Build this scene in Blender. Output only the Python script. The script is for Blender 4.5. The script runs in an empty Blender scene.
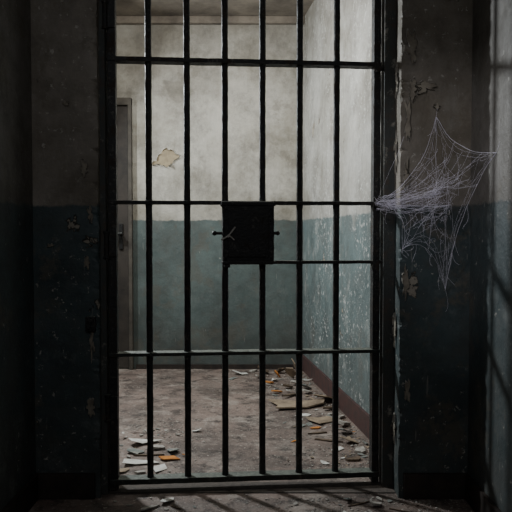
import bpy, bmesh, math, random
from mathutils import Vector, Matrix, noise
random.seed(7)
scene = bpy.context.scene
COL = scene.collection

# ------------------------------------------------------------ node helpers
class NT:
    def __init__(s, name):
        s.m = bpy.data.materials.new(name); s.m.use_nodes = True
        s.t = s.m.node_tree; s.b = s.t.nodes["Principled BSDF"]
        s.co = s.t.nodes.new("ShaderNodeTexCoord").outputs["Object"]
    def link(s, a, b): s.t.links.new(a, b)
    def put(s, sock, v):
        if isinstance(v, bpy.types.NodeSocket): s.link(v, sock)
        else: sock.default_value = v
    def noise(s, scale, detail=6, rough=.6, sc=(1,1,1), off=(0,0,0)):
        mp = s.t.nodes.new("ShaderNodeMapping"); s.link(s.co, mp.inputs[0])
        mp.inputs["Scale"].default_value = sc; mp.inputs["Location"].default_value = off
        n = s.t.nodes.new("ShaderNodeTexNoise"); s.link(mp.outputs[0], n.inputs["Vector"])
        n.inputs["Scale"].default_value = scale; n.inputs["Detail"].default_value = detail
        n.inputs["Roughness"].default_value = rough
        return n.outputs["Fac"]
    def ramp(s, v, a, b, lo=0., hi=1.):
        n = s.t.nodes.new("ShaderNodeMapRange"); n.inputs["From Min"].default_value = a
        n.inputs["From Max"].default_value = b; n.inputs["To Min"].default_value = lo
        n.inputs["To Max"].default_value = hi; s.link(v, n.inputs["Value"]); return n.outputs[0]
    def math(s, op, a, b=0.):
        n = s.t.nodes.new("ShaderNodeMath"); n.operation = op
        s.put(n.inputs[0], a); s.put(n.inputs[1], b); return n.outputs[0]
    def mix(s, f, a, b, mode='MIX'):
        n = s.t.nodes.new("ShaderNodeMix"); n.data_type = 'RGBA'; n.blend_type = mode
        s.put(n.inputs[0], f)
        s.put(n.inputs[6], a if isinstance(a, bpy.types.NodeSocket) else (*a, 1))
        s.put(n.inputs[7], b if isinstance(b, bpy.types.NodeSocket) else (*b, 1))
        return n.outputs[2]
    def bump(s, h, strength=.3, dist=.01):
        n = s.t.nodes.new("ShaderNodeBump"); n.inputs["Strength"].default_value = strength
        n.inputs["Distance"].default_value = dist; s.link(h, n.inputs["Height"])
        s.link(n.outputs[0], s.b.inputs["Normal"])
    def upface(s, lo=.5, hi=.95):
        g = s.t.nodes.new("ShaderNodeNewGeometry"); sp = s.t.nodes.new("ShaderNodeSeparateXYZ")
        s.link(g.outputs["Normal"], sp.inputs[0]); return s.ramp(sp.outputs[2], lo, hi)
    def done(s, col, rough=.7, metal=0., spec=.4):
        s.put(s.b.inputs["Base Color"], col if isinstance(col, bpy.types.NodeSocket) else (*col, 1))
        s.put(s.b.inputs["Roughness"], rough); s.put(s.b.inputs["Metallic"], metal)
        s.b.inputs["Specular IOR Level"].default_value = spec
        return s.m

def wall_mat(name, upper, lower, dirt=.5, peel=.62, chips=.66, off=(0,0,0), spec=.3, scuff=.3, peelc=(.36,.32,.25), streak=1., chsc=24, chipc=(.46,.46,.42), stain=.5, scr=.35):
    n = NT(name)
    sep = n.t.nodes.new("ShaderNodeSeparateXYZ"); n.link(n.co, sep.inputs[0])
    z = n.math('ADD', sep.outputs[2], n.ramp(n.noise(13, 8, .7, off=off), .3, .7, -.010, .010))
    f = n.ramp(z, 1.150, 1.160)
    lowc = n.mix(n.ramp(n.noise(3.5, 10, .7, off=off), .38, .64), lower, tuple(c*.58 for c in lower))
    upc = n.mix(n.ramp(n.noise(2.3, 10, .68, off=off), .40, .64), upper, tuple(c*k for c, k in zip(upper, (.54,.52,.47))))
    c = n.mix(f, lowc, upc)
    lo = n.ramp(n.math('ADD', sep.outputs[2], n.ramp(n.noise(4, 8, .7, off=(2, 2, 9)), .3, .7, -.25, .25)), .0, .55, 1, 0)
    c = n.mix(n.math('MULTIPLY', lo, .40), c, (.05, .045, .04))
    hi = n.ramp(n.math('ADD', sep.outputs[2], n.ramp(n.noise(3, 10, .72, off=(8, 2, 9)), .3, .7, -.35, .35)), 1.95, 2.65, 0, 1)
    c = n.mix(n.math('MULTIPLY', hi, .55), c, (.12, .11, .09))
    sc = n.ramp(n.noise(5, 12, .78, sc=(1, 1, .8), off=(off[0]+5, 6, 1)), .54, .66)
    c = n.mix(n.math('MULTIPLY', sc, scuff), c, (.46, .47, .44))
    st = n.ramp(n.noise(1, 8, .65, sc=(11, 11, 1.3), off=off), .48, .76)
    c = n.mix(n.math('MULTIPLY', st, dirt*streak), c, (.06, .055, .045))
    g = n.ramp(n.noise(4.2, 12, .80, off=(3, 1, 2)), .46, .66)
    c = n.mix(n.math('MULTIPLY', g, dirt), c, (.085, .078, .066))
    s2 = n.ramp(n.noise(3.1, 12, .72, off=(11, off[1], 4)), .56, .60)
    c = n.mix(n.math('MULTIPLY', s2, stain), c, (.12, .105, .08))
    sr = n.ramp(n.noise(1, 5, .5, sc=(60, 60, 6), off=off), .68, .72)
    c = n.mix(n.math('MULTIPLY', sr, scr), c, chipc)
    pn = n.noise(4.2, 10, .64, off=(7+off[0], 2, 5))
    c = n.mix(n.ramp(pn, peel-.012, peel-.004), c, (.05, .045, .035))
    c = n.mix(n.ramp(pn, peel, peel+.006), c, peelc)
    cn = n.noise(chsc, 8, .72, off=off)
    chm = n.math('MULTIPLY', n.ramp(cn, chips, chips+.02), n.ramp(n.noise(2, 3, off=(1, 4, off[0])), .40, .52))
    c = n.mix(n.math('MULTIPLY', chm, .85), c, chipc)
    h = n.math('ADD', n.math('MULTIPLY', n.noise(70, 6), .3), n.math('MULTIPLY', n.ramp(pn, peel-.01, peel+.005, 1, 0), .8))
    h = n.math('ADD', h, n.math('MULTIPLY', n.noise(9, 10, .65), 1.0))
    n.bump(h, .65, .009)
    return n.done(c, n.ramp(g, 0, 1, .5, .85), spec=spec)

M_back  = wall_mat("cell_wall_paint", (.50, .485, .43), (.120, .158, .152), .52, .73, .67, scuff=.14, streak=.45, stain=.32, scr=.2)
M_side  = wall_mat("cell_right_wall_paint", (.43, .425, .395), (.150, .200, .20), .46, .66, .575, (2, 5, 1), .5, scuff=.60, streak=.55, chsc=38, chipc=(.55, .56, .53), stain=.26)  # right cell wall: upper tone darker, lower tone lighter than the back wall
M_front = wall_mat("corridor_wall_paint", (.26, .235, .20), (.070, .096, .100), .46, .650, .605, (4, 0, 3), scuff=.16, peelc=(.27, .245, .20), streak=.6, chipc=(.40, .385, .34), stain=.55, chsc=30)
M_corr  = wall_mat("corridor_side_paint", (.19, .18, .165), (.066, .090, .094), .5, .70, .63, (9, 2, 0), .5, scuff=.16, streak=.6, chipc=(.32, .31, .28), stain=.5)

def floor_mat(name, base, dark):
    n = NT(name)
    c = n.mix(n.ramp(n.noise(2.2, 12, .74), .42, .58), base, dark)
    c = n.mix(n.ramp(n.noise(4.5, 12, .76, off=(1, 3, 2)), .50, .64, 0, .85), c, (.37, .32, .275))
    c = n.mix(n.ramp(n.noise(10, 12, .78, off=(2, 2, 2)), .50, .60, 0, .85), c, tuple(d*.34 for d in dark))
    c = n.mix(n.ramp(n.noise(60, 5, .65, off=(5, 1, 2)), .61, .64, 0, .85), c, (.44, .40, .35))
    n.bump(n.math('ADD', n.math('MULTIPLY', n.noise(11, 10, .74), 1.4), n.math('MULTIPLY', n.noise(100, 4), .5)), .9, .010)
    return n.done(c, n.ramp(n.noise(6, 5), .3, .7, .4, .8), spec=.45)
M_floor = floor_mat("dusty_brown_concrete", (.240, .182, .152), (.122, .095, .080))
M_ceil = NT("stained_ceiling")
M_ceil = M_ceil.done(M_ceil.mix(M_ceil.ramp(M_ceil.noise(3, 9, .7), .4, .65), (.24, .21, .17), (.10, .085, .07)), .9)

def iron_mat(name, base=(.020, .021, .021), rust=(.050, .036, .027), metal=.35, r=.50, th=.50, lit_dust=(.17, .19, .16), dk=.8, chipw=.5, chc=(.15, .14, .12), chs=60, cht=.55):
    n = NT(name)
    k = n.ramp(n.noise(22, 8, .7), th, th+.15)
    c = n.mix(k, base, rust)
    k2 = n.ramp(n.noise(chs, 8, .75, off=(3, 3, 3)), cht, cht+.08, 0, chipw)
    c = n.mix(k2, c, chc)
    u = n.math('MULTIPLY', n.upface(), n.ramp(n.noise(35, 6, .7, off=(1, 2, 3)), .35, .6, .3, dk))
    c = n.mix(u, c, lit_dust)  # up-facing tops: dust plus light from behind, painted into the colour
    n.bump(n.noise(90, 6, .65), .9, .004)
    return n.done(c, n.ramp(k, 0, 1, r, .85), n.ramp(u, 0, .5, metal, 0), .5)
M_iron = iron_mat("dark_painted_iron")
M_iron2 = iron_mat("greenish_lit_dusty_iron", (.028, .033, .030), (.05, .038, .026), .3, .55, .5, dk=.9)  # lower rails: greener, dusty tops coloured as if lit from behind
M_lock = iron_mat("black_lock_steel", (.012, .012, .012), (.030, .024, .018), .3, .5, .54, dk=.5, chs=26, cht=.57, chipw=.55, chc=(.10, .095, .085))
M_steel = iron_mat("worn_bright_steel", (.45, .43, .39), (.2, .15, .1), .3, .45)
M_frame = iron_mat("grey_green_frame_paint", (.045, .050, .046), (.075, .06, .048), .0, .65, .50, dk=.3, chs=16, cht=.57, chipw=.9, chc=(.28, .265, .225))
M_sill = iron_mat("dirty_sill_iron", (.026, .024, .021), (.05, .04, .03), .0, .85, .5, lit_dust=(.12, .098, .082), dk=.8)

def plain(name, a, b, scale=30, rough=.85, spec=.3, thr=(.4, .65)):
    n = NT(name); c = n.mix(n.ramp(n.noise(scale, 6, .65), *thr), a, b)
    n.bump(n.noise(scale*2, 5), .4, .003)
    return n.done(c, rough, 0, spec)
M_plaster = plain("plaster_debris", (.44, .42, .375), (.21, .19, .165))
M_green = plain("teal_paint_chip", (.14, .165, .16), (.30, .29, .25))
M_paper = plain("old_paper", (.70, .70, .66), (.48, .46, .40), 14)
M_card = plain("cardboard", (.34, .27, .19), (.18, .14, .10), 12)
M_orange = plain("terracotta_scrap", (.60, .25, .06), (.36, .13, .03), 20)
M_wood = plain("rotten_wood", (.15, .11, .075), (.06, .045, .033), 24)
M_base = plain("oxblood_baseboard_paint", (.080, .040, .036), (.045, .032, .03), 16, .6, .4)
M_baseD = plain("black_baseboard_paint", (.025, .021, .019), (.045, .034, .028), 16, .7, .3)
M_door = plain("grey_brown_door_paint", (.055, .047, .040), (.030, .027, .024), 8, .6)
M_doorf = plain("door_casing_paint", (.095, .085, .07), (.05, .045, .038), 10, .7)
M_tan = plain("bare_tan_plaster", (.38, .32, .215), (.26, .215, .145), 24)
M_rim = plain("curled_paint_edge", (.56, .54, .48), (.44, .41, .35), 20)
n = NT("cobweb_silk")
n.t.nodes.remove(n.b)
out = [x for x in n.t.nodes if x.type == 'OUTPUT_MATERIAL'][0]
d = n.t.nodes.new("ShaderNodeBsdfDiffuse"); d.inputs[0].default_value = (.92, .90, .98, 1)
tr = n.t.nodes.new("ShaderNodeBsdfTranslucent"); tr.inputs[0].default_value = (.92, .90, .98, 1)
mx = n.t.nodes.new("ShaderNodeMixShader"); mx.inputs[0].default_value = .4
n.link(d.outputs[0], mx.inputs[1]); n.link(tr.outputs[0], mx.inputs[2]); n.link(mx.outputs[0], out.inputs[0])
M_web = n.m

# ------------------------------------------------------------ mesh helpers
def obj_from_bm(name, bm, mat, parent=None, smooth=False, loc=None):
    bmesh.ops.recalc_face_normals(bm, faces=bm.faces)
    me = bpy.data.meshes.new(name); bm.to_mesh(me); bm.free()
    o = bpy.data.objects.new(name, me); COL.objects.link(o)
    if mat: me.materials.append(mat)
    if smooth:
        for p in me.polygons: p.use_smooth = True
    if loc: o.location = loc
    if parent: o.parent = parent
    return o
def add_box(bm, x0, x1, y0, y1, z0, z1, bevel=0):
    r = bmesh.ops.create_cube(bm, size=1)
    vs = r['verts']
    bmesh.ops.scale(bm, vec=(x1-x0, y1-y0, z1-z0), verts=vs)
    bmesh.ops.translate(bm, vec=((x0+x1)/2, (y0+y1)/2, (z0+z1)/2), verts=vs)
    if bevel:
        es = list({e for v in vs for e in v.link_edges})
        bmesh.ops.bevel(bm, geom=es, offset=bevel, segments=2, affect='EDGES', profile=.6)
def box(name, *a, mat=None, parent=None, bevel=0):
    bm = bmesh.new(); add_box(bm, *a, bevel=bevel); return obj_from_bm(name, bm, mat, parent)
def worn(bm, axis, k, amp):
    """cut a bar into short lengths along an axis and let the surface wander"""
    lo = min(v.co[axis] for v in bm.verts); hi = max(v.co[axis] for v in bm.verts)
    for i in range(1, k):
        co = [0, 0, 0]; co[axis] = lo+(hi-lo)*i/k; no = [0, 0, 0]; no[axis] = 1
        bmesh.ops.bisect_plane(bm, geom=bm.verts[:]+bm.edges[:]+bm.faces[:], plane_co=co, plane_no=no)
    for v in bm.verts:
        nv = noise.noise_vector(v.co*22)+.6*noise.noise_vector(v.co*60); nv[axis] = 0
        v.co += nv*amp
def add_cyl(bm, p0, p1, r0, r1=None, seg=12):
    p0, p1 = Vector(p0), Vector(p1); r1 = r0 if r1 is None else r1
    ax = (p1-p0).normalized(); q = ax.to_track_quat('Z', 'Y').to_matrix()
    A, B = [], []
    for i in range(seg):
        a = 2*math.pi*i/seg; v = q @ Vector((math.cos(a), math.sin(a), 0))
        A.append(bm.verts.new(p0+v*r0)); B.append(bm.verts.new(p1+v*r1))
    for i in range(seg):
        j = (i+1) % seg; bm.faces.new((A[i], A[j], B[j], B[i]))
    bm.faces.new(A[::-1]); bm.faces.new(B)
def structure(o):
    o["kind"] = "structure"; return o
def tag(o, label, cat, group=None):
    o["label"] = label; o["category"] = cat
    if group: o["group"] = group
    return o
def rough_box(bm, x0, x1, y0, y1, z0, z1, amp=.003, edge=None):
    """edge: x of the doorway arris, which gets a finely broken plaster edge"""
    tmp = bmesh.new(); add_box(tmp, x0, x1, y0, y1, z0, z1)
    def cut(axis, v):
        co = [0, 0, 0]; co[axis] = v; no = [0, 0, 0]; no[axis] = 1
        bmesh.ops.bisect_plane(tmp, geom=tmp.verts[:]+tmp.edges[:]+tmp.faces[:], plane_co=co, plane_no=no)
    sg = 1 if edge == x0 else -1
    for dx in (.006, .014, .03, .07, .15): cut(0, edge+sg*dx)
    for dy in (.006, .016, .04, .08, .13): cut(1, y0+dy)
    k = int((z1-z0)/.012)
    for i in range(1, k): cut(2, z0+(z1-z0)*i/k)
    for v in tmp.verts:
        c = v.co
        onx = abs(c.x-edge) < 1e-4; ony = abs(c.y-y0) < 1e-4
        nz = noise.noise_vector(c*6)+.5*noise.noise_vector(c*22)
        dz = Vector((nz.x if onx else 0, nz.y if ony else 0, 0))*amp
        dist = math.hypot(c.x-edge, c.y-y0)
        if dist < .02:
            chip = max(0, noise.noise(Vector((2, 7, c.z*11)))+.7*noise.noise(Vector((5, 1, c.z*37)))+.5*noise.noise(Vector((1, 9, c.z*80)))-.08)
            kk = chip*.040*(1-dist/.02)
            if onx or ony: dz += Vector((sg*kk if onx else 0, kk if ony else 0, 0))
        v.co = c+dz
    me = bpy.data.meshes.new("t"); tmp.to_mesh(me); tmp.free(); bm.from_mesh(me); bpy.data.meshes.remove(me)

# ------------------------------------------------------------ room shell
CEIL = 2.70; BACK = 4.95; FY0, FY1 = 2.50, 2.68
OL, OR, OT = -.615, .5625, 2.30
def quadwall(name, pts, mat):
    bm = bmesh.new(); n = len(pts)//2
    vs = [bm.verts.new(p) for p in pts]
    bot, top = vs[:n], vs[n:]
    for i in range(n):
        j = (i+1) % n; bm.faces.new((bot[i], bot[j], top[j], top[i]))
    bm.faces.new(bot[::-1]); bm.faces.new(top)
    return structure(obj_from_bm(name, bm, mat))
def prism(name, foot, z0, z1, mat):
    return quadwall(name, [(x, y, z0) for x, y in foot]+[(x, y, z1) for x, y in foot], mat)

structure(box("floor", -2.2, 1.2, -1.6, 5.1, -.1, 0, mat=M_floor))
structure(box("ceiling", -2.2, 1.2, -1.6, 5.1, CEIL, CEIL+.1, mat=M_ceil))
wall_back = structure(box("wall_back", -2.0, .60, BACK, BACK+.12, 0, CEIL, mat=M_back))
prism("wall_cell_right", [(.662, FY1), (.3635, BACK), (.50, BACK), (.80, FY1)], 0, CEIL, M_side)
structure(box("wall_cell_left", -2.0, -1.88, FY1, BACK, 0, CEIL, mat=M_back))
bm = bmesh.new()
rough_box(bm, -2.0, OL, FY0, FY1, 0, CEIL, edge=OL)
rough_box(bm, OR, 1.05, FY0, FY1, 0, CEIL, edge=OR)
add_box(bm, OL-.01, OR+.01, FY0, FY1, OT, CEIL)
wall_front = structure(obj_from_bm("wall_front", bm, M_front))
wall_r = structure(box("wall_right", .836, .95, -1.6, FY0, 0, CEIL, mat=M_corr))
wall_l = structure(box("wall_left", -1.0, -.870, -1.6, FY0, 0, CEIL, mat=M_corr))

prism("baseboard_cell_right", [(.647, FY1), (.3485, BACK), (.3635, BACK), (.662, FY1)], 0, .115, M_base)
structure(box("dark_strip_back", -.93, .352, BACK-.014, BACK, 0, .035, mat=M_baseD))  # thin dark strip standing in for a dark line, not a baseboard
structure(box("baseboard_front_right", OR+.02, .836, FY0-.016, FY0+.004, 0, .10, mat=M_baseD, bevel=.003))
structure(box("baseboard_front_left", -.870, OL-.02, FY0-.016, FY0+.004, 0, .10, mat=M_baseD, bevel=.003))
structure(box("baseboard_right", .822, .838, -1.6, FY0-.016, 0, .10, mat=M_baseD))
structure(box("baseboard_left", -.872, -.856, -1.6, FY0-.016, 0, .10, mat=M_baseD))
structure(box("trim_1", -1.88, .37, BACK-.05, BACK, CEIL-.055, CEIL, mat=M_ceil, bevel=.01))

# far cell doorway (casing, leaf, handle)
bm = bmesh.new()
add_box(bm, -.978, -.95, BACK-.045, BACK, 0, 2.08, .004)
add_box(bm, -1.83, -1.75, BACK-.045, BACK, 0, 2.08, .004)
add_box(bm, -1.83, -.95, BACK-.047, BACK, 2.03, 2.085, .004)
d1 = structure(obj_from_bm("door_1", bm, M_doorf))
bm = bmesh.new(); add_box(bm, -1.75, -.984, BACK-.012, BACK, .01, 2.03)
for z0, z1 in ((.18, .85), (1.15, 1.88)):
    for x0, x1 in ((-1.66, -1.43), (-1.35, -1.10)):
        add_box(bm, x0, x1, BACK-.020, BACK-.01, z0, z1, .004)
obj_from_bm("door_leaf", bm, M_door, d1)
bm = bmesh.new(); add_box(bm, -1.055, -1.025, BACK-.026, BACK-.010, .93, 1.13, .003)
add_cyl(bm, (-1.04, BACK-.02, 1.05), (-1.04, BACK-.07, 1.05), .013)
add_cyl(bm, (-1.02, BACK-.065, 1.05), (-1.12, BACK-.065, 1.045), .012)
obj_from_bm("door_handle", bm, M_lock, d1)

# ------------------------------------------------------------ steel frame in the opening
bm = bmesh.new()
add_box(bm, OL-.004, OL+.022, 2.53, 2.675, 0, OT, .002)
add_box(bm, .518, OR+.006, 2.60, 2.675, 0, OT, .002)
add_box(bm, OL, OR, 2.55, 2.675, OT-.04, OT, .002)
frame = structure(obj_from_bm("trim_2", bm, M_frame))
structure(box("trim_3", OL, OR, 2.545, 2.66, -.01, .004, mat=M_sill, bevel=.002))

# ------------------------------------------------------------ barred cell gate
door = bpy.data.objects.new("barred_gate", None); COL.objects.link(door)
door.empty_display_size = .2
door.location = (-.576, 2.565, 0.0); door.rotation_euler = (0, 0, math.radians(4.8))
tag(door, "black iron barred jail cell gate with central lock box, slightly ajar", "gate")
W = 1.077
RAILS = [.045, .56, 1.17, 1.735, 2.20]
def bar_mesh(R=.0130):
    bm = bmesh.new()
    z = .03
    zs = [.03]
    while z < 2.2:
        z += .012; zs.append(min(z, 2.2))
    zs = sorted(set(round(q, 4) for q in zs)); rings = []
    for z in zs:
        k = R
        for r in RAILS:
            k += .0022*math.exp(-((z-r)/.012)**2)
        ring = []
        for i in range(16):
            a = 2*math.pi*i/16
            v = Vector((math.cos(a)*2, math.sin(a)*2, z*18))
            kk = k+.0013*noise.noise(v)+.0011*noise.noise(v*3.3)
            ring.append(bm.verts.new((kk*math.cos(a), kk*math.sin(a), z)))
        rings.append(ring)
    for A, B in zip(rings, rings[1:]):
        for i in range(16):
            j = (i+1) % 16; bm.faces.new((A[i], A[j], B[j], B[i]))
    bm.faces.new(rings[0][::-1]); bm.faces.new(rings[-1])
    return bm
b0 = obj_from_bm("bar", bar_mesh(), M_iron, door, smooth=True)
for k in range(6):
    b = b0 if k == 0 else b0.copy()
    if k: COL.objects.link(b)
    b.parent = door; b.location = ((.136+.1417*k)*W, 0, 0); b.rotation_euler = (0, 0, k*1.3)
for x0, x1 in ((-.012, .020), (W-.018, W+.012)):
    bm = bmesh.new(); add_box(bm, x0, x1, -.022, .022, .012, 2.22, bevel=.003); worn(bm, 2, 90, .0009)
    obj_from_bm("stile", bm, M_iron, door)
hz = [.011, .007, .0070, .0085, .012]
for z, h in zip(RAILS, hz):
    bm = bmesh.new(); add_box(bm, -.012, W+.012, -.027, .027, z-h, z+h, bevel=.002); worn(bm, 0, 60, .0010)
    obj_from_bm("rail", bm, M_iron2 if z < .6 else M_iron, door)
bm = bmesh.new(); add_box(bm, .60, W+.03, -.02, .02, .922, .935, .002); worn(bm, 0, 30, .0008)
obj_from_bm("bolt_bar", bm, M_iron, door)
for z in (1.165, 1.715):
    bm = bmesh.new(); add_cyl(bm, (W-.005, -.022, z), (W-.005, -.045, z), .013); add_cyl(bm, (W-.02, -.032, z), (W+.035, -.032, z), .009)
    obj_from_bm("bolt_knob", bm, M_iron, door, smooth=False)
for z in (.35, 1.0, 1.9):
    bm = bmesh.new(); add_cyl(bm, (-.018, -.03, z-.05), (-.018, -.03, z+.05), .010)
    add_box(bm, -.015, .02, -.03, -.022, z-.045, z+.045)
    for s in (-.05, .05): add_cyl(bm, (-.018, -.03, z+s-.004), (-.018, -.03, z+s+.004), .013)
    obj_from_bm("hinge", bm, M_iron, door)
# lock box
lx0, lx1, lz0, lz1 = .440, .646, .922, 1.174
bm = bmesh.new()
add_box(bm, lx0, lx1, -.062, .03, lz0, lz1, .006)
add_box(bm, lx0-.006, lx1+.006, -.066, .03, lz1-.018, lz1-.002, .003)
add_box(bm, lx0-.002, lx1+.006, -.068, .03, lz0+.002, lz0+.012, .002)
add_box(bm, lx0+.006, lx0+.03, -.06, .02, lz0-.012, lz0+.004, .003)
worn(bm, 2, 26, .0016)
lock = obj_from_bm("lock_box", bm, M_lock, door)
bm = bmesh.new(); add_box(bm, lx0+.022, lx1-.022, -.067, -.060, lz0+.03, lz1-.034, .002)
for sx in (lx0+.012, lx1-.012):
    for sz in (lz0+.026, (lz0+lz1)/2+.05, lz1-.03):
        add_cyl(bm, (sx, -.061, sz), (sx, -.068, sz), .005, .003, 10)
obj_from_bm("lock_face_plate", bm, M_lock, lock)
bm = bmesh.new(); cx = .555; cz = .995
add_cyl(bm, (cx, -.064, cz), (cx, -.070, cz), .014, .012, 20)
add_box(bm, cx-.0035, cx+.0035, -.0715, -.0695, cz-.010, cz+.006)
obj_from_bm("keyhole", bm, M_iron, lock)
for x0, x1, r in ((lx0+.004, lx0-.032, .010), (lx1-.004, lx1+.016, .009)):
    bm = bmesh.new(); add_cyl(bm, (x0, -.045, 1.047), (x1, -.045, 1.047), .006)
    bmesh.ops.create_icosphere(bm, subdivisions=2, radius=r, matrix=Matrix.Translation((x1, -.045, 1.047)))
    obj_from_bm("latch_pin", bm, M_iron, lock)
bm = bmesh.new()
add_cyl(bm, (lx0-.006, -.074, 1.020), (lx0+.022, -.077, 1.036), .0034); add_cyl(bm, (lx0+.022, -.077, 1.036), (lx0+.050, -.076, 1.072), .0034)
add_cyl(bm, (lx0+.024, -.075, 1.040), (lx0+.046, -.075, 1.020), .0026); add_cyl(bm, (lx0+.022, -.066, 1.036), (lx0+.022, -.080, 1.036), .006)
obj_from_bm("latch_lever", bm, M_steel, lock)

bm = bmesh.new(); add_box(bm, -.664, -.627, FY0-.022, FY0+.006, .665, .722, .003)
add_cyl(bm, (-.650, FY0-.02, .68), (-.650, FY0-.03, .68), .006); add_cyl(bm, (-.640, FY0-.02, .707), (-.640, FY0-.03, .707), .006)
o = obj_from_bm("wall_bracket", bm, M_iron); tag(o, "small rusty iron bracket screwed to the wall beside the cell gate", "bracket")

# ------------------------------------------------------------ peeled patches on the walls
def blob(rx, rz, n=44, seed=0, jag=.35, jit=.07):
    r = random.Random(seed); pts = []
    for i in range(n):
        a = 2*math.pi*i/n; v = Vector((math.cos(a)*1.6+seed*3.1, math.sin(a)*1.6, seed))
        k = 1+jag*(noise.noise(v)*1.3+.5*noise.noise(v*2.7))+r.uniform(-jit, jit)
        pts.append((math.cos(a)*rx*k, math.sin(a)*rz*k))
    return pts
def patch(parent, cx, cz, y, rx, rz, seed, face=-1, matc=None, matr=None, jag=.4, axis='y', lf=1., pts=None):
    pts = pts or blob(rx, rz, seed=seed, jag=jag)
    def P(a, off, b):
        return (cx+a, y+face*off, cz+b) if axis == 'y' else (y+face*off, cx+a, cz+b)
    bm = bmesh.new(); vs = [bm.verts.new(P(a, .0015, b)) for a, b in pts]
    bm.faces.new(vs)
    obj_from_bm("bare_patch", bm, matc or M_tan, parent)
    bm = bmesh.new(); r = random.Random(seed+5); V = []
    for a, b in pts:
        lift = (.003+.014*max(0, noise.noise(Vector((a*20, b*20, seed)))+.25))*lf
        V.append((bm.verts.new(P(a, .002+lift, b)), bm.verts.new(P(a*(1.06+r.uniform(0, .08)), .001, b*(1.08+r.uniform(0, .09))))))
    for i in range(len(V)):
        if noise.noise(Vector((i*.35, seed, 1))) < -.12: continue
        j = (i+1) % len(V); bm.faces.new((V[i][0], V[j][0], V[j][1], V[i][1]))
    obj_from_bm("peeling_lip", bm, matr or M_rim, parent)
leaf = [(-.105, -.050), (-.092, -.028), (-.064, -.020), (-.060, .012), (-.036, .030), (-.020, .058), (.004, .070), (.022, .058), (.044, .062), (.062, .050),
        (.072, .030), (.100, .022), (.112, .004), (.090, -.010), (.066, -.022), (.052, -.046), (.030, -.060), (.012, -.072), (-.008, -.058), (-.030, -.062), (-.052, -.048), (-.080, -.056)]
rr = random.Random(4); fine = []
for i, (a, b) in enumerate(leaf):
    c, d_ = leaf[(i+1) % len(leaf)]
    for t in (0, .33, .66): fine.append((a+(c-a)*t+rr.uniform(-.0035, .0035), b+(d_-b)*t+rr.uniform(-.0035, .0035)))
patch(wall_back, -.697, 1.636, BACK, 0, 0, 3, lf=2.4, pts=fine)
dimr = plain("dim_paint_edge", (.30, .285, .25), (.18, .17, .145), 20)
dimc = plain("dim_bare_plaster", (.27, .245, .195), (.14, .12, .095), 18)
for (cx, cz, rx, rz, s) in ((.586, 1.49, .012, .06, 11), (.655, 1.61, .034, .018, 12), (.584, 1.27, .010, .05, 13), (.594, .42, .012, .035, 14),
                            (.584, .85, .010, .05, 18), (.60, 1.76, .018, .045, 25), (.70, 1.54, .012, .008, 26), (.605, 1.60, .014, .03, 28),
                            (-.650, .36, .014, .03, 15), (-.642, .62, .008, .05, 20), (-.668, 1.30, .012, .018, 21), (-.80, 1.0, .010, .006, 27), (-.735, 1.55, .012, .008, 29), (-.66, .93, .010, .018, 30), (-.645, 1.12, .010, .03, 31)):
    patch(wall_front, cx, cz, FY0-.004, rx, rz, s, matc=dimc, matr=dimr, jag=.9, lf=.5)
for (cy, cz, ry, rz, s) in ((2.555, 1.66, .018, .05, 41), (2.56, 1.36, .016, .06, 42), (2.56, .66, .018, .05, 44), (2.56, .27, .018, .05, 45)):
    patch(wall_front, cy, cz, OR-.004, ry, rz, s, matc=dimc, matr=dimr, axis='x', jag=.8, lf=.5)

# ------------------------------------------------------------ debris on the floor
def wallx(y): return .3635+.1306*(BACK-y)-.018
def shard_mesh(name, rx, ry, t, seed, n=7, curl=0., mat=None):
    """irregular broken slab: sharp uneven outline, slightly warped"""
    bm = bmesh.new(); r = random.Random(seed); pts = []
    angs = sorted(r.uniform(0, 2*math.pi/n*.8)+2*math.pi*i/n for i in range(n))
    for a in angs:
        k = r.uniform(.5, 1.18)
        pts.append((math.cos(a)*rx*k, math.sin(a)*ry*k))
    wz = [curl*(x*x)/(rx*rx)*(1 if x > 0 else .2)+r.uniform(0, .14)*min(rx, ry)*.5 for x, y in pts]
    top = [bm.verts.new((x, y, t+w)) for (x, y), w in zip(pts, wz)]
    bot = [bm.verts.new((x*1.02, y*1.02, w)) for (x, y), w in zip(pts, wz)]
    c = bm.verts.new((0, 0, t*1.05)); c2 = bm.verts.new((0, 0, 0))
    for i in range(n):
        j = (i+1) % n
        bm.faces.new((top[i], top[j], c)); bm.faces.new((bot[j], bot[i], c2)); bm.faces.new((bot[i], bot[j], top[j], top[i]))
    bmesh.ops.recalc_face_normals(bm, faces=bm.faces)
    me = bpy.data.meshes.new(name); bm.to_mesh(me); bm.free(); me.materials.append(mat); return me
def place(name, me, x, y, z, rz, tilt, label, cat, group=None):
    o = bpy.data.objects.new(name, me); COL.objects.link(o)
    R = Matrix.Rotation(rz, 4, 'Z') @ Matrix.Rotation(tilt, 4, 'Y')
    low = min((R @ v.co).z for v in me.vertices)
    o.matrix_world = Matrix.Translation((x, y, z-low)) @ R
    return tag(o, label, cat, group)
kinds = {
 'plaster': ("plaster_chunk", M_plaster, "broken off-white plaster chunk lying on the dirty floor", "plaster debris", "plaster rubble on the floor"),
 'green': ("paint_flake", M_green, "fallen flake of teal wall paint on the floor", "paint flake", "paint flakes on the floor"),
 'paper': ("paper_scrap", M_paper, "torn scrap of off-white paper on the floor", "paper", "paper scraps on the floor"),
 'card': ("cardboard_scrap", M_card, "torn piece of brown cardboard lying on the floor", "cardboard", "cardboard scraps on the floor"),
 'orange': ("terracotta_shard", M_orange, "orange broken tile shard on the floor", "tile shard", "orange shards on the floor"),
 'wood': ("wood_splinter", M_wood, "dark rotten wood splinter on the floor", "wood", "wood splinters on the floor")}
seed = [100]; BIG = []
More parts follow.
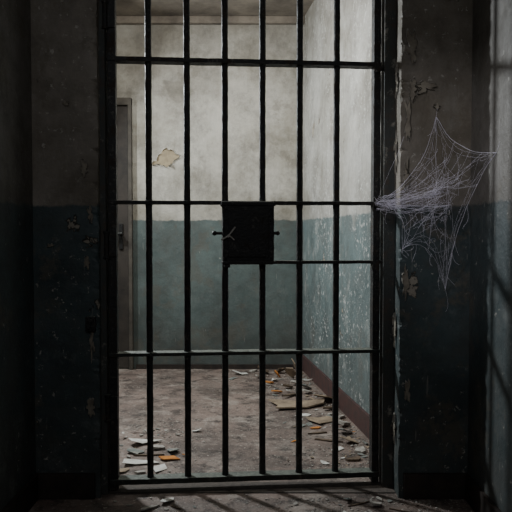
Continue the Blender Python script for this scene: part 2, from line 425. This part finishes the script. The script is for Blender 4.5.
def deb(kind, x, y, rx, ry, t=.006, rz=None, tilt=0., curl=0., n=8, z=.0005, label=None):
    seed[0] += 1; nm, m, lab, cat, grp = kinds[kind]
    me = shard_mesh(nm, rx, ry, t*.8, seed[0], n, curl, m)
    BIG.append((x, y, max(rx, ry)*.85))
    return place(nm, me, x, y, z, random.uniform(0, 6.28) if rz is None else rz, tilt, label or lab, cat, grp)
# heap by the hinge side
deb('paper', -.575, 3.17, .095, .07, .002, .5, .3, .03, 6, label="curled torn white paper beside the door jamb")
deb('plaster', -.47, 3.08, .045, .026, .012, .2, .15)
deb('green', -.58, 3.02, .070, .032, .005, -.2, .15)
deb('orange', -.405, 2.93, .068, .034, .006, .5, .1, n=5, label="orange-brown broken tile shard near the barred gate")
deb('paper', -.53, 2.885, .105, .055, .002, .1, .16, .02, 6, label="crumpled pale paper sheet near the barred gate")
deb('paper', -.43, 2.81, .060, .036, .002, .9, .1, .01, 6)
deb('card', -.585, 2.79, .05, .028, .004, .9, .1, n=5)
deb('plaster', -.50, 2.76, .028, .014, .010, .3, .1)
deb('green', -.40, 3.03, .05, .03, .004, 2, .2)
deb('plaster', -.56, 3.32, .03, .02, .012)
deb('wood', -.50, 2.985, .10, .010, .008, .1, 0, n=6)
deb('paper', -.35, 2.46, .048, .024, .003, 1.2, .15, n=6)
deb('plaster', -.41, 2.39, .048, .015, .006, .8, .1)
deb('wood', -.31, 2.41, .03, .006, .005, -.6)
# back of the cell, centre
deb('paper', -.12, 4.74, .07, .05, .003, .3, .35, .02, 6, label="folded white paper scrap near the back wall")
deb('plaster', -.02, 4.84, .04, .025, .015)
deb('green', -.17, 4.6, .05, .03, .005)
deb('plaster', .02, 4.62, .045, .025, .012, 1, .3)
# back corner heap
deb('wood', .06, 4.76, .06, .04, .02, .6, .6, n=7)
deb('orange', .10, 4.45, .042, .024, .010, .3, .2)
deb('orange', .14, 4.18, .045, .018, .008, .7, .2)
deb('orange', .15, 4.63, .036, .032, .012, .3, .9)
deb('card', .25, 4.53, .08, .065, .008, 1.2, .8)
deb('card', .29, 4.85, .06, .055, .008, .2, 1.1)
deb('wood', .18, 4.77, .05, .045, .015, 2.2, .6, n=7)
deb('plaster', .27, 4.40, .045, .035, .018, 1, .4)
deb('paper', .13, 4.53, .04, .03, .003, 2, .4, .02, 6)
deb('green', .33, 4.28, .05, .04, .005, .8, .5)
deb('wood', .21, 4.30, .05, .03, .015, .4, .3)
deb('plaster', .33, 4.16, .04, .03, .012, .2, .3)
deb('wood', .22, 4.09, .09, .018, .010, .9, .1, n=7)
# large boards
deb('card', .25, 3.86, .18, .14, .009, .15, .03, .02, 7, label="large torn tan cardboard sheet on the cell floor")
deb('card', .425, 3.98, .08, .07, .007, 1.0, .35, 0, 6)
deb('wood', .44, 3.78, .07, .024, .012, .6, .1, n=7)
deb('card', .36, 3.55, .10, .085, .006, .5, .15, .015, 7, label="broken brown board scrap beside the cell wall")
deb('orange', .32, 3.41, .03, .018, .006, .2, .05)
deb('plaster', .47, 3.44, .040, .034, .02, .3, .3)
deb('paper', .27, 3.66, .055, .03, .002, .4, 0, .01, 6)
deb('green', .46, 3.31, .055, .036, .005, .9, .4)
deb('card', .47, 3.17, .045, .04, .005, .2, .35)
deb('wood', .36, 3.2, .09, .011, .008, -.4)
deb('wood', .33, 3.32, .08, .010, .008, .3)
deb('plaster', .50, 3.04, .040, .034, .016)
deb('wood', .45, 2.92, .04, .026, .012)
deb('paper', .40, 3.07, .045, .024, .002, .8, .1, .01, 6)
# bits outside by the strike side
deb('wood', .40, 2.44, .05, .005, .005, .5, 0, n=6)
deb('plaster', .46, 2.42, .028, .018, .010, .3, .2)
deb('green', .36, 2.47, .030, .018, .004, 1.1, .3)
deb('wood', .54, 2.38, .06, .005, .005, -.4, 0, n=6)
tmpl = {k: [shard_mesh(kinds[k][0], 1, .66, .22 if k == 'plaster' else .07, 900+i*7+len(k), 6+i % 3, .25 if k == 'paper' else 0, kinds[k][1]) for i in range(7)] for k in kinds}
count = [0]
def small(kind, x, y, s, z=0.0):
    if count[0] > 285 or any((x-a)**2+(y-b)**2 < (r*.8+s*.8)**2 for a, b, r in BIG): return
    BIG.append((x, y, s*.7)); count[0] += 1
    nm, m, lab, cat, grp = kinds[kind]
    o = bpy.data.objects.new(nm, random.choice(tmpl[kind])); COL.objects.link(o)
    o.scale = (s, s*(.18 if kind == 'wood' else random.uniform(.45, 1.1)), s); o.rotation_euler = (random.uniform(-.25, .25), random.uniform(-.25, .25), random.uniform(0, 6.28))
    o.location = (x, y, z+.14*s); tag(o, lab, cat, grp)
def pick(): return random.choices(['plaster', 'green', 'paper', 'card', 'orange', 'wood'], [4, 5, 2, 3, .5, 5])[0]
for i in range(70):
    small(random.choice(['plaster', 'green', 'wood', 'wood', 'paper', 'plaster']), random.gauss(.47, .11), random.uniform(2.28, 2.48), random.uniform(.007, .024))
for i in range(26):
    small(random.choice(['plaster', 'green', 'wood']), random.uniform(-.55, .3), random.uniform(2.35, 2.50), random.uniform(.006, .014))
for i in range(90):
    small(pick(), random.gauss(-.50, .09), random.uniform(2.74, 3.4), random.choice((.008, .012, .018, .028))*random.uniform(.8, 1.15))
for i in range(330):
    y = 2.73+random.random()**.9*2.1
    off = abs(random.gauss(0, .15))+.03
    small(pick(), wallx(y)-off, y, random.choice((.010, .014, .018, .026, .036))*random.uniform(.8, 1.15))
bm = bmesh.new()
def crumb(x, y, s):
    if any((x-a)**2+(y-b)**2 < (r+s+.003)**2 for a, b, r in BIG): return
    m = Matrix.Translation((min(x, .81), y, s*.35)) @ Matrix.Rotation(random.uniform(0, 6), 4, 'Z') @ Matrix.Diagonal((s, s*random.uniform(.35, 1), s*.45, 1))
    bmesh.ops.create_icosphere(bm, subdivisions=1, radius=1, matrix=m)
for i in range(2000):
    y = 2.72+random.random()*2.15; x = wallx(y)-abs(random.gauss(0, .20))-.01; crumb(x, y, random.uniform(.0015, .0065))
for i in range(650): crumb(random.gauss(-.50, .16), random.uniform(2.70, 3.6), random.uniform(.0015, .006))
for i in range(500): crumb(random.uniform(-1.2, .35), random.uniform(2.72, 4.9), random.uniform(.0015, .0045))
for i in range(700): crumb(random.gauss(.42, .19), random.uniform(2.12, 2.50), random.uniform(.0015, .006))
for i in range(450): crumb(random.uniform(-.7, .8), random.uniform(2.1, 2.50), random.uniform(.0015, .004))
o = obj_from_bm("plaster_grit", bm, M_plaster); tag(o, "fine crumbled plaster grit scattered over the floor", "grit"); o["kind"] = "stuff"

# ------------------------------------------------------------ cobweb
bm = bmesh.new()
wr = random.Random(21)
def strand(pts, r, wob=.0022):
    ph = wr.uniform(0, 50); n = len(pts)
    if wob and n > 3:
        pts = [p if i in (0, n-1) else p+noise.noise_vector(p*14+Vector((ph, 0, 0)))*wob*2 for i, p in enumerate(pts)]
    prev = None
    for i, p in enumerate(pts):
        t = (pts[min(i+1, n-1)]-pts[max(i-1, 0)])
        if t.length < 1e-6: t = Vector((0, 0, 1))
        q = t.normalized().to_track_quat('Z', 'Y').to_matrix()
        ring = [bm.verts.new(p+q @ Vector((math.cos(a), math.sin(a), 0))*r) for a in (0, 2.094, 4.189)]
        if prev:
            for k in range(3):
                j = (k+1) % 3; bm.faces.new((prev[k], prev[j], ring[j], ring[k]))
        prev = ring
def quad(a, b, c, n=8): return [a*(1-t)**2+b*2*t*(1-t)+c*t*t for t in [i/n for i in range(n+1)]]
A = Vector((.695, 2.487, 1.497)); B = Vector((.834, 2.229, 1.326)); C = Vector((.737, 2.487, .827))
D = Vector((.475, 2.535, 1.165)); E = Vector((.568, 2.484, .985))
Hb = Vector((.688, 2.40, 1.20))
anch = [A, B, C, E, D]; pull = [.30, .36, .42, .40, .45]
rim = []
for i, (p, q) in enumerate(zip(anch, anch[1:]+anch[:1])):
    mid = (p+q)/2; c = mid.lerp(Hb, pull[i]*1.25)
    cur = quad(p, c, q, 12); strand(cur, .0009 if i in (0, 1, 4) else .0005)
    for e in (.12, .28):
        strand(quad(p, mid.lerp(Hb, pull[i]*1.25+e), q, 12), .00035)
    rim += cur[:-1]
radN = len(rim)
rad = []
for p in rim:
    j = Vector((wr.uniform(-.022, .022), wr.uniform(-.015, .015), wr.uniform(-.022, .022)))
    m = Hb.lerp(p, .5)+j+Vector((0, 0, -.016))
    rad.append(quad(Hb+j*1.5, m, p, 12))
for i, cur in enumerate(rad):
    if i % 5 == 0 or wr.random() < .16: strand(cur, wr.choice((.00035, .0005)), .004)
for k in [1.5, 2.6, 3.7, 4.8, 6.0, 7.2, 8.4, 9.6, 10.8]:
    for i in range(radN):
        w_ = noise.noise(Vector((i*.22, k*.5, 4)))
        if w_ < .04 or wr.random() < .3: continue
        j = (i+1) % radN
        ka = min(11.9, max(0, k+wr.uniform(-1.0, 1.0)))
        def at(c, q): f = int(q); return c[f].lerp(c[min(f+1, 12)], q-f)
        a, b = at(rad[i], ka), at(rad[j], k)
        c = (a+b)/2; c = c.lerp(Hb, .12)+Vector((0, 0, -.006))
        strand(quad(a, c, b, 4), .00032)
for i in range(44):   # fanned sheet towards the gate stile
    a = D+Vector((wr.uniform(-.01, .05), wr.uniform(-.03, .0), wr.uniform(-.030, .03)))
    b = wr.choice(rim[:24]).lerp(Hb, wr.uniform(.3, 1.1))
    c = (a+b)/2+Vector((0, wr.uniform(-.02, .02), wr.uniform(-.07, .01)))
    strand(quad(a, c, b, 10), wr.choice((.0003, .00045)), .006)
for i in range(46):   # loose clump trailing over the frame
    a = D+Vector((wr.uniform(-.015, .08), wr.uniform(-.03, .0), wr.uniform(-.025, .030)))
    b = a+Vector((wr.uniform(.01, .08), wr.uniform(-.03, 0), wr.uniform(-.04, .025)))
    strand(quad(a, (a+b)/2+Vector((0, -.01, -wr.uniform(0, .03))), b, 6), .0004, .005)
for i in range(120):   # random messy cross threads
    p, q = wr.choice(rad), wr.choice(rad)
    a, b = p[wr.randint(1, 11)], q[wr.randint(1, 12)]
    if (a-b).length > .17: continue
    strand(quad(a, (a+b)/2+Vector((0, wr.uniform(-.01, .01), -wr.uniform(0, .07))), b, 8), .00030, .007)
for i in range(20):    # loose broken threads
    a = wr.choice(rim[14:]); L = wr.uniform(.02, .09)
    strand(quad(a, a+Vector((wr.uniform(-.02, .02), -.01, -L*.6)), a+Vector((wr.uniform(-.03, .03), -.015, -L)), 7), .0004, .004)
for (p, q) in ((A, Vector((.70, 2.487, 1.53))), (B, Vector((.833, 2.20, 1.36))), (E, Vector((.568, 2.484, 1.08))), (Vector((.60, 2.487, 1.27)), Hb), (Vector((.572, 2.487, 1.42)), D)):
    strand(quad(p, (p+q)/2, q, 4), .0004)
web = obj_from_bm("cobweb", bm, M_web)
tag(web, "torn dusty spider cobweb stretched between doorway edge and corridor wall", "cobweb")

# ------------------------------------------------------------ lights
def area(name, loc, target, size, energy, color, sy=None):
    L = bpy.data.lights.new(name, 'AREA'); L.energy = energy; L.color = color
    L.shape = 'RECTANGLE'; L.size = size; L.size_y = sy or size
    o = bpy.data.objects.new(name, L); COL.objects.link(o); o.location = loc
    o.rotation_euler = (Vector(target)-Vector(loc)).to_track_quat('-Z', 'Y').to_euler()
    return o
area("cell_ceiling_light", (-.40, 3.15, 2.42), (-.05, 4.9, 1.20), .40, 21.5, (1, .975, .93))
area("cell_back_light", (-1.6, 4.1, 2.15), (.836, 2.2, .8), .13, 66, (.92, .97, 1))
area("corridor_fill", (-.2, -.4, 2.3), (0, 2.5, 1.0), 1.0, 8.0, (.95, .96, 1))
def spot(name, loc, target, ang, energy, color, size=.05, blend=.6):
    L = bpy.data.lights.new(name, 'SPOT'); L.energy = energy; L.color = color; L.spot_size = math.radians(ang); L.spot_blend = blend; L.shadow_soft_size = size
    o = bpy.data.objects.new(name, L); COL.objects.link(o); o.location = loc
    o.rotation_euler = (Vector(target)-Vector(loc)).to_track_quat('-Z', 'Y').to_euler()
spot("cobweb_fill_spot", (-.55, 1.0, 2.45), (.72, 2.38, 1.27), 27, 54, (.96, .94, 1), .05, .95)  # unseen spot added to brighten the cobweb and the wall beside it
w = bpy.data.worlds.new("World"); scene.world = w; w.use_nodes = True
w.node_tree.nodes["Background"].inputs[0].default_value = (.8, .88, 1, 1)
w.node_tree.nodes["Background"].inputs[1].default_value = .035

# ------------------------------------------------------------ camera
cam = bpy.data.cameras.new("Camera"); cam.lens = 45; cam.sensor_width = 36
co = bpy.data.objects.new("Camera", cam); COL.objects.link(co)
co.location = (0, 0, 1.04); co.rotation_euler = (math.radians(90-1.88), 0, 0)
scene.camera = co
